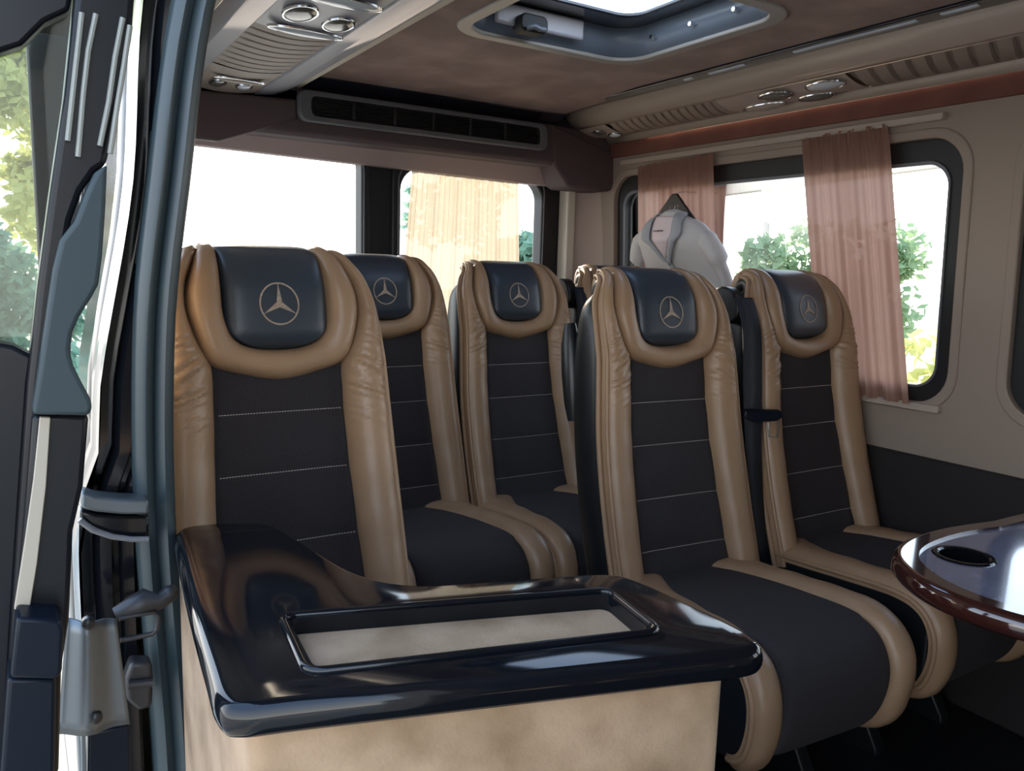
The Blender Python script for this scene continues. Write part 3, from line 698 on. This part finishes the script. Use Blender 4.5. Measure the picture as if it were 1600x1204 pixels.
for loop in (top0, i1):
    vs = [bm.verts.new((a, b, tz)) for a, b in loop]; edges += [bm.edges.new((vs[i], vs[(i + 1) % len(vs)])) for i in range(len(vs))]
bmesh.ops.triangle_fill(bm, use_beauty=True, edges=edges); bm.verts.index_update(); base = len(V)
V += [tuple(v.co) for v in bm.verts]; Fc += [tuple(v.index + base for v in f.verts) for f in bm.faces]; bm.free()
n1 = len(i1); hi = [base + len(top0) + i for i in range(n1)]; b2 = len(V); V += [(x, y, tz - .006) for x, y in i1]
Fc += [(hi[i], hi[(i + 1) % n1], b2 + (i + 1) % n1, b2 + i) for i in range(n1)]
pf(obj('table_edge', V, Fc, wood_gloss, rt, 35))
cup = [(1.480 + .047 * math.cos(2*math.pi*k/40), .760 + .047 * math.sin(2*math.pi*k/40)) for k in range(40)]
bm = bmesh.new(); edges = []
for loop in (i1, cup):
    vs = [bm.verts.new((a, b, tz - .005)) for a, b in loop]; edges += [bm.edges.new((vs[i], vs[(i + 1) % len(vs)])) for i in range(len(vs))]
bmesh.ops.triangle_fill(bm, use_beauty=True, edges=edges); bm.verts.index_update()
V = [tuple(v.co) for v in bm.verts]; Fc = [tuple(v.index for v in f.verts) for f in bm.faces]; bm.free()
pf(obj('table_surface', V, Fc, table_m, rt, 35))
mb = MB()
prof = [(.0, -.045), (.038, -.045), (.040, -.04), (.041, .000), (.045, .003), (.051, .003), (.054, 0), (.054, -.004)]
for k in range(40):
    a0, a1 = 2*math.pi*k/40, 2*math.pi*(k+1)/40
    for (r0, z0), (r1, z1) in zip(prof, prof[1:]):
        mb.add([(1.480 + r_ * math.cos(a_), .760 + r_ * math.sin(a_), tz - .005 + z_) for r_, z_, a_ in ((r0, z0, a0), (r1, z1, a0), (r1, z1, a1), (r0, z0, a1))], [(0, 1, 2, 3)])
pf(mb.build('cup_holder', gloss, rt, ang=50))
mb = MB(); mb.tube([(1.80, .60, 0), (1.80, .60, .02), (1.80, .60, .021), (1.80, .60, .68)], [.10, .10, .03, .03], 24); pf(mb.build('pedestal_leg', shell_m, rt, ang=40))
CW = sv

# ================================================================ CURTAINS
def curtain(name, A0, A1, B0, B1, nrm, nf, amp, m, lab, cat, grp=None, head=True, seed=1):
    """A0-A1 top edge, B0-B1 bottom edge"""
    rnd = random.Random(seed); ph = [rnd.uniform(-.5, .5) for _ in range(40)]
    A0, A1, B0, B1, nrm = map(Vector, (A0, A1, B0, B1, nrm)); mb = MB()
    def fn(s, t):
        x = s * nf; k = int(x); wv = math.sin(2 * math.pi * x + 1.3 * math.sin(2.1 * x + ph[k % 40] * .0) ) + .35 * math.sin(4.7 * math.pi * x + seed)
        a = amp * (.55 + .45 * t) * wv; p = (A0.lerp(A1, s)).lerp(B0.lerp(B1, s), t)
        dz = 0
        if t < .06: a += amp * .5 * math.sin(9 * math.pi * x); dz = .004 * math.sin(7 * x)
        return p + nrm * a + Vector((0, 0, dz))
    mb.grid(fn, nf * 16, 40); o = mb.build(name, m, ang=180); tag(o, lab, cat, grp); return o
X_ = 2.215
curtain('curtain', (X_, 2.61, 1.645), (X_, 2.185, 1.658), (X_ + .04, 2.59, .86), (X_ + .04, 2.12, .86), (1, 0, 0), 8, .013, curtain_rose, 'rose beige curtain at the far end of the right window, behind the hanging jacket', 'curtain', seed=2)
curtain('curtain', (X_, 1.800, 1.665), (X_, 1.492, 1.670), (X_ + .04, 1.68, .855), (X_ + .04, 1.365, .855), (1, 0, 0), 6, .013, curtain_rose, 'rose beige curtain gathered near the front end of the right window', 'curtain', seed=3)
curtain('curtain', (1.375, 2.980, 1.63), (1.868, 2.980, 1.63), (1.31, 2.97, .87), (1.90, 2.97, .87), (0, 1, 0), 15, .008, curtain_cream, 'cream sheer curtain over the right rear door window', 'curtain', seed=5)
for k, (z, y0, y1, lb) in enumerate(((1.672, 1.33, 2.72, 'beige curtain rail above the right window'), (.850, 1.28, 2.72, 'beige curtain rail along the bottom of the right window'))):
    mb = MB(); mb.box((wx(z) - .022, y0, z - .008), (wx(z) + .004, y1, z + .010)); mb.box((wx(z) - .025, y0, z - .010), (wx(z) - .020, y1, z - .006))
    tag(mb.build('curtain_rail', console_m, bevel=.003), lb, 'curtain rail')

# ================================================================ JACKET ON HANGER
jx, jy, jz = 2.125, 2.275, 1.40
hg = empty('coat_hanger', (jx, jy, 1.45), 'black coat hanger holding the pale jacket at the right window', 'hanger')
mb = MB(); mb.prism([(jx, jy + a, b) for a, b in [(-.012, 1.512), (.012, 1.512), (.05, 1.475), (.085, 1.44), (.10, 1.405), (.06, 1.43), (.03, 1.444), (-.03, 1.444), (-.06, 1.43), (-.14, 1.39), (-.05, 1.475)]], (-.012, 0, 0)); pf(mb.build('shoulder_bar', hanger_m, hg, bevel=.003))
mb = MB(); mb.tube([(jx - .006, jy, 1.500), (jx + .01, jy, 1.516), (jx + .05, jy, 1.522), (jx + .118, jy, 1.524), (jx + .122, jy, 1.60), (jx + .115, jy, 1.655)], .0025, 8); pf(mb.build('hook', chrome, hg))
def textobj(s, size, loc, m, parent, name):
    cu = bpy.data.curves.new(name, 'FONT'); cu.body = s; cu.size = size; cu.align_x = 'CENTER'; cu.align_y = 'CENTER'; cu.extrude = .0006
    t = bpy.data.objects.new(name, cu); C.objects.link(t); bpy.context.view_layer.update()
    me = bpy.data.meshes.new_from_object(t); bpy.data.objects.remove(t)
    me.transform(Matrix(((0, 0, -1, 0), (-1, 0, 0, 0), (0, 1, 0, 0), (0, 0, 0, 1)))); me.transform(Matrix.Translation(Vector(loc)))
    o = bpy.data.objects.new(name, me); C.objects.link(o); me.materials.append(m); o.parent = parent; return o
pf(textobj('LUFT', .022, (jx - .0135, jy - .008, 1.459), print_l, hg, 'lettering'))
jk = empty('jacket', (jx, jy, 1.2), 'pale grey jacket with a pink shirt inside hanging before the right window', 'jacket')
def JS(z): return .076 * max(0, min(1, (1.34 - z) / .16))
# torso cross sections: (z, half width, centre shift, depth)
sec = [(1.443, .045, .0, .030), (1.430, .075, .0, .035), (1.415, .115, .0, .040), (1.398, .155, .0, .045), (1.375, .180, -.003, .052), (1.34, .190, -.005, .060), (1.30, .192, -.005, .052), (1.24, .194, -.005, .036), (1.18, .196, -.005, .024), (1.10, .198, -.005, .022), (.95, .20, 0, .020)]
N_ = 40; V = []
for z, hw, cs, dp in sec:
    for k in range(N_):
        a = 2 * math.pi * k / N_; c, s_ = math.cos(a), math.sin(a)
        fold = 1 + .05 * math.sin(5 * a + z * 22) * min(1, (1.42 - z) * 8 if z < 1.42 else 0)
        V.append((jx - .006 + JS(z) + dp * s_ * fold, jy + cs + hw * math.copysign(abs(c) ** .8, c), z))
Fc = [(j * N_ + k, j * N_ + (k + 1) % N_, (j + 1) * N_ + (k + 1) % N_, (j + 1) * N_ + k) for j in range(len(sec) - 1) for k in range(N_)]
pf(obj('body', V, Fc, jacket_m, jk, 70))
def depth_at(z):                                    # front surface x of the torso
    return jx - .006 - lerp1(sorted((a, d) for a, _, _, d in sec), z)
def front(y, z, off):
    hw = lerp1(sorted((a, h_) for a, h_, _, _ in sec), z); dp = lerp1(sorted((a, d) for a, _, _, d in sec), z)
    c = min(1, abs(y - jy) / hw) ** (1 / .8); return (jx - .006 + JS(z) - dp * math.sqrt(max(0, 1 - c * c)) - off, y, z)
def patch(poly_l, poly_r, name, m, off, n=10, sol=.003):   # strip between two (dy, z) polylines laid on the front
    L_ = catmull([(0, a, b) for a, b in poly_l], 6); R_ = catmull([(0, a, b) for a, b in poly_r], 6); mb = MB()
    nu = n; nv = len(L_) - 1
    mb.grid(lambda s, t: front(jy + L_[round(t * nv)].y * (1 - s) + R_[round(t * nv)].y * s, L_[round(t * nv)].z * (1 - s) + R_[round(t * nv)].z * s, off + .006 * math.sin(math.pi * s)), nu, nv)
    return pf(mb.build(name, m, jk, ang=80, solid=sol))
patch([(.062, 1.428), (.060, 1.39), (.045, 1.34), (.012, 1.275)], [(-.050, 1.425), (-.058, 1.39), (-.045, 1.345), (.010, 1.275)], 'shirt', shirt_m, .002)
patch([(.088, 1.435), (.110, 1.39), (.105, 1.35), (.060, 1.315), (.03, 1.27)], [(.058, 1.445), (.062, 1.40), (.055, 1.35), (.035, 1.31), (.01, 1.255)], 'lapel', jacket_d, .010)
patch([(-.045, 1.448), (-.052, 1.40), (-.060, 1.35), (-.035, 1.31), (.005, 1.255)], [(-.085, 1.44), (-.095, 1.40), (-.105, 1.36), (-.070, 1.32), (-.008, 1.25)], 'lapel', jacket_d, .012)
patch([(.012, 1.275), (.008, 1.2), (.01, 1.0), (.01, .88)], [(-.012, 1.27), (-.014, 1.2), (-.012, 1.0), (-.012, .88)], 'placket', jacket_d, .006)
pf(textobj('UNLIMITED', .0105, (depth_at(1.372) - .018, jy + .004, 1.372), print_m, jk, 'lettering'))
mb = MB(); mb.tube([(jx - .006, jy + .045 * math.cos(a / 10 * math.pi), 1.437 + .010 * math.sin(a / 10 * math.pi)) for a in range(11)], .010, 8); pf(mb.build('collar', jacket_d, jk))
for sg in (-1, 1):
    mb = MB(); mb.tube(catmull([(jx, jy + sg * .150, 1.350), (jx - .002, jy + sg * .178, 1.335), (jx + .02, jy + sg * .215, 1.27), (jx + .066, jy + sg * .232, 1.15), (jx + .070, jy + sg * .236, .97)], 6), [.026 + .002 * q for q in range(7)] + [.036] * 6 + [.022] * 12, 16); pf(mb.build('sleeve', jacket_m, jk, ang=80))

# ================================================================ DOORWAY PILLAR, SEAL AND SLIDING DOOR (left foreground)
def zrange(a, b, n): return [a + (b - a) * k / n for k in range(n + 1)]
mb = MB(); V = []; Z_ = zrange(0, 1.82, 40)
cs = [(0, .0), (.0, .02), (-.004, .05), (.02, .05), (.02, .012), (.026, .0), (.040, .0), (.044, .012), (.050, .012), (.054, 0), (.068, 0), (.072, .02), (.076, .03), (.076, .09), (-.003, .09)]
for z in Z_:
    for dx, dy in cs: V.append((lxo(z) + dx - .001, 1.19 + dy, z))
m_ = len(cs); Fc = [(j * m_ + i, j * m_ + (i + 1) % m_, (j + 1) * m_ + (i + 1) % m_, (j + 1) * m_ + i) for j in range(len(Z_) - 1) for i in range(m_)]
mb.add(V, Fc); struct(mb.build('trim_15', gloss2, ang=30))
mb = MB(); V = []
cs = [(-.052, .03), (-.052, .004), (-.046, -.008), (-.036, -.012), (-.028, -.006), (-.024, 0), (-.020, -.006), (-.012, -.012), (-.003, -.008), (.002, .004), (.002, .04)]
for z in Z_:
    for dx, dy in cs: V.append((lxi(z) + dx, 1.185 + dy, z))
m_ = len(cs); mb.add(V, [(j * m_ + i, j * m_ + (i + 1) % m_, (j + 1) * m_ + (i + 1) % m_, (j + 1) * m_ + i) for j in range(len(Z_) - 1) for i in range(m_)])
struct(mb.build('trim_16', seal_m, ang=50))

def px_prism(pix, y, depth, name, m, parent=None, bevel=.004, ang=40, smoothn=0):
    P = [at(a, b, y) for a, b in pix]
    mb = MB(); mb.prism(P, (0, depth, 0)); o = mb.build(name, m, parent, bevel=bevel, ang=ang)
    if parent: pf(o)
    return o
dr = empty('sliding_door', (.02, .9, 0), 'black sliding door edge with tinted glass and grey trim at the far left', 'door')
YD = .90
px_prism([(122, -60), (215, -60), (206, 60), (190, 150), (166, 258), (150, 268), (128, 300), (112, 345), (95, 450), (78, 560), (60, 700), (48, 850), (30, 1204), (16, 1400), (-30, 1400), (2, 1204), (15, 1000), (28, 800), (42, 600), (58, 450), (78, 300), (100, 150)], YD, .05, 'frame', doorframe_m, dr, .006)
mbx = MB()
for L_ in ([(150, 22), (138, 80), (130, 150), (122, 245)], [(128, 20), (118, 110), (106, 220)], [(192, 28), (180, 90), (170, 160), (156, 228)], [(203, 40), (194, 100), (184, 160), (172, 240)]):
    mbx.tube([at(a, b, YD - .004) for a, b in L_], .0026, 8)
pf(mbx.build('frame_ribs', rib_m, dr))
px_prism([(-120, -60), (126, -60), (104, 150), (82, 300), (62, 450), (50, 560), (-120, 520)], YD + .03, .006, 'glass', doorglass, dr, 0)
px_prism([(-120, 515), (20, 540), (52, 556), (46, 600), (32, 800), (19, 1000), (6, 1260), (-120, 1260)], YD + .012, .04, 'outer_panel', doorframe_m, dr, .004)
px_prism([(-120, -60), (124, -60), (108, 16), (70, 34), (34, 70), (-10, 84), (-120, 90)], YD + .012, .03, 'upper_corner', doorframe_m, dr, .004)
px_prism([(168, 256), (150, 268), (135, 300), (118, 345), (95, 375), (84, 420), (75, 480), (62, 570), (50, 648), (139, 650), (145, 638), (141, 622), (128, 598), (115, 572), (109, 548), (113, 520), (124, 495), (143, 465), (154, 445), (160, 400), (165, 330)], YD - .03, .05, 'handle_trim', trimgrey, dr, .005)
px_prism([(50, 648), (139, 648), (130, 760), (114, 830), (108, 970), (96, 1045), (92, 1204), (60, 1300), (0, 1300), (10, 1100), (25, 950), (38, 800)], YD - .015, .05, 'lower_panel', doorframe_m, dr, .005)
px_prism([(62, 652), (79, 652), (72, 760), (58, 880), (46, 954), (22, 952), (38, 850), (52, 750)], YD - .02, .008, 'cream_strip', trim_cream, dr, .001)
px_prism([(26, 965), (94, 968), (100, 985), (97, 1052), (88, 1062), (16, 1060)], YD - .055, .05, 'catch_box', bluebox, dr, .008)
px_prism([(12, 1060), (88, 1060), (84, 1330), (-8, 1330)], YD - .045, .05, 'lower_trim', bluebox, dr, .004)
# latch plate and bracket on the pillar
lt = empty('door_latch_plate', (.08, 1.05, .7), 'worn aluminium latch plate with two screws beside the left door', 'latch')
YL = 1.05
P = [at(a, b, YL) for a, b in [(104, 965), (182, 966), (203, 1130), (90, 1146)]]
mb = MB()
def lpf(s, t):
    p = (P[0].lerp(P[1], s)).lerp(P[3].lerp(P[2], s), t); return p + Vector((0, -.014 * math.sin(math.pi * min(1, s / .8)) ** 2 * (1 if s < .8 else 0), 0))
mb.grid(lpf, 16, 8); pf(mb.build('plate', alu, lt, solid=.003, ang=60))
for a, b in ((138, 974), (150, 1122)):
    p = at(a, b, YL - .017); mb = MB(); mb.tube([p + Vector((0, .008, 0)), p + Vector((0, -.001, 0)), p + Vector((0, -.003, 0))], [.0075, .0075, .005], 16); pf(mb.build('screw', shell_m, lt))
px_prism([(138, 1146), (203, 1132), (206, 1300), (136, 1300)], YL, .03, 'support', bluebox, lt, .003)
px_prism([(127, 1146), (134, 1146), (137, 1300), (129, 1300)], YL - .002, .01, 'support_edge', alu, lt, .001)
br = empty('door_striker_bracket', (.15, 1.12, .7), 'grey cast bracket with a loop on the left door pillar', 'bracket')
mb = MB(); mb.tube([at(a, b, 1.12) for a, b in [(180, 960), (205, 948), (225, 938), (248, 940), (266, 926), (276, 918)]], [.010, .014, .017, .012, .012, .007], 10); pf(mb.build('arm', dark_metal, br, ang=70))
mb = MB(); mb.tube([at(a, b, 1.11) for a, b in [(186, 966), (215, 960), (240, 956), (247, 962), (246, 982), (238, 990), (210, 996), (188, 1000)]], .0035, 8); pf(mb.build('loop', dark_metal, br, ang=70))
st = px_prism([(205, 1035), (238, 1035), (240, 1060), (238, 1105), (218, 1112), (198, 1095), (196, 1060)], 1.14, .03, 'striker', dark_metal, br, .006)
mb = MB(); mb.tube([at(a, b, 1.135) for a, b in [(200, 1070), (238, 1066)]], .006, 8); pf(mb.build('striker_pin', dark_metal, br))
# horizontal guide rail on the pillar
gr = empty('door_guide_rail', (.12, 1.15, .9), 'curved metal guide rail crossing the black left door pillar', 'rail')
def bandp(top, bot, y, name, m):
    P = [at(a, b, y) for a, b in top] + [at(a, b, y) for a, b in reversed(bot)]; mb = MB(); mb.prism(P, (0, .04, 0)); return pf(mb.build(name, m, gr, bevel=.004))
bandp([(127, 768), (150, 776), (190, 780), (233, 781)], [(127, 794), (150, 800), (190, 804), (233, 804)], 1.15, 'rail_face', alu)
bandp([(125, 796), (150, 803), (190, 806), (233, 806)], [(125, 815), (150, 828), (190, 842), (233, 846)], 1.16, 'rail_back', gloss2)
mb = MB(); mb.tube([at(a, b, 1.15) for a, b in [(124, 812), (145, 828), (175, 838), (205, 842), (232, 842)]], .004, 8); pf(mb.build('lower_rod', vent_m, gr))

# ================================================================ OUTSIDE
gm = MB(); gm.box((-40, -20, -.75), (60, 60, -.70)); g_ = gm.build('ground', grass); struct(g_)
def tree(x, y, h_, r_, m, lab, name='tree', n=2600, seed=0, zc=.6, ls=.10, grp='trees outside the windows'):
    rnd = random.Random(seed); rt_ = empty(name, (x, y, -.7), lab, name, grp)
    cl_ = [(rnd.gauss(0, r_ * .45), rnd.gauss(0, r_ * .45), h_ * (zc + rnd.uniform(-.38, .38)), r_ * rnd.uniform(.25, .5)) for _ in range(14)]
    mb = MB()
    for _ in range(n):
        cx, cy, cz, cr_ = rnd.choice(cl_); d = Vector((rnd.gauss(0, 1), rnd.gauss(0, 1), rnd.gauss(0, 1))).normalized() * cr_ * rnd.uniform(.5, 1)
        p = Vector((cx, cy, max(.05, cz))) + d; p.z = max(.05, p.z); a = Vector((rnd.gauss(0, 1), rnd.gauss(0, 1), rnd.gauss(0, 1))).normalized() * ls; b = a.orthogonal().normalized() * ls * .6
        mb.add([p - a, p + b, p + a, p - b], [(0, 1, 2, 3)])
    o = obj('foliage', mb.v, mb.f, m, rt_)
    mb = MB(); mb.tube([(0, 0, 0), (.05, .02, h_ * .35), (-.03, .05, h_ * .75)], [.09, .07, .03], 10); mb.build('trunk', bark, rt_)
tree(9.3, 11.6, 3.4, 1.2, leaf3, 'blue green tree outside behind the hanging jacket', seed=1, n=3200)
tree(11.4, 8.4, 3.0, 1.15, leaf, 'green tree outside between the two right window curtains', seed=2, n=3200)
tree(11.6, 5.0, 3.0, 1.15, leaf, 'green tree outside at the front end of the right window', seed=3, n=3200)
tree(7.0, 3.3, 1.5, 1.2, leaf2, 'low yellow green bush outside the front end of the right window', 'bush', seed=4, n=2600, zc=.5, grp=None)
tree(5.6, 9.5, 4.2, 1.2, leaf3, 'green tree outside the right rear door window', seed=5, n=3000)
tree(-.3, 12.5, 6.2, 1.3, leaf2, 'tall yellow green tree seen through the sliding door glass', seed=6, n=5200, zc=.62, ls=.09)
tree(-.15, 8.0, 2.0, .8, leaf3, 'dark green bush in front of the yellow tree at the far left', 'bush', seed=7, n=3600, zc=.62, ls=.06, grp=None)
mb = MB(); mb.prism([(9.0, 3.5, 2.55), (9.0, 3.5, 2.95), (9.35, 3.5, 3.0), (9.35, 3.5, 2.6)], (2.5, 11, 0))
ro = mb.build('roof_edge', building_m, bevel=.03); tag(ro, 'long pale roof edge seen outside through the right window', 'roof')
for k, t in enumerate((.06, .5, .97)):
    mb = MB(); x, y = 9.15 + 2.5 * t, 3.5 + 11 * t; mb.tube([(x, y, -.7), (x, y, 2.6)], .05, 10); pf(mb.build('support_post', building_m, ro)) if False else mb.build('support_post', building_m, ro)
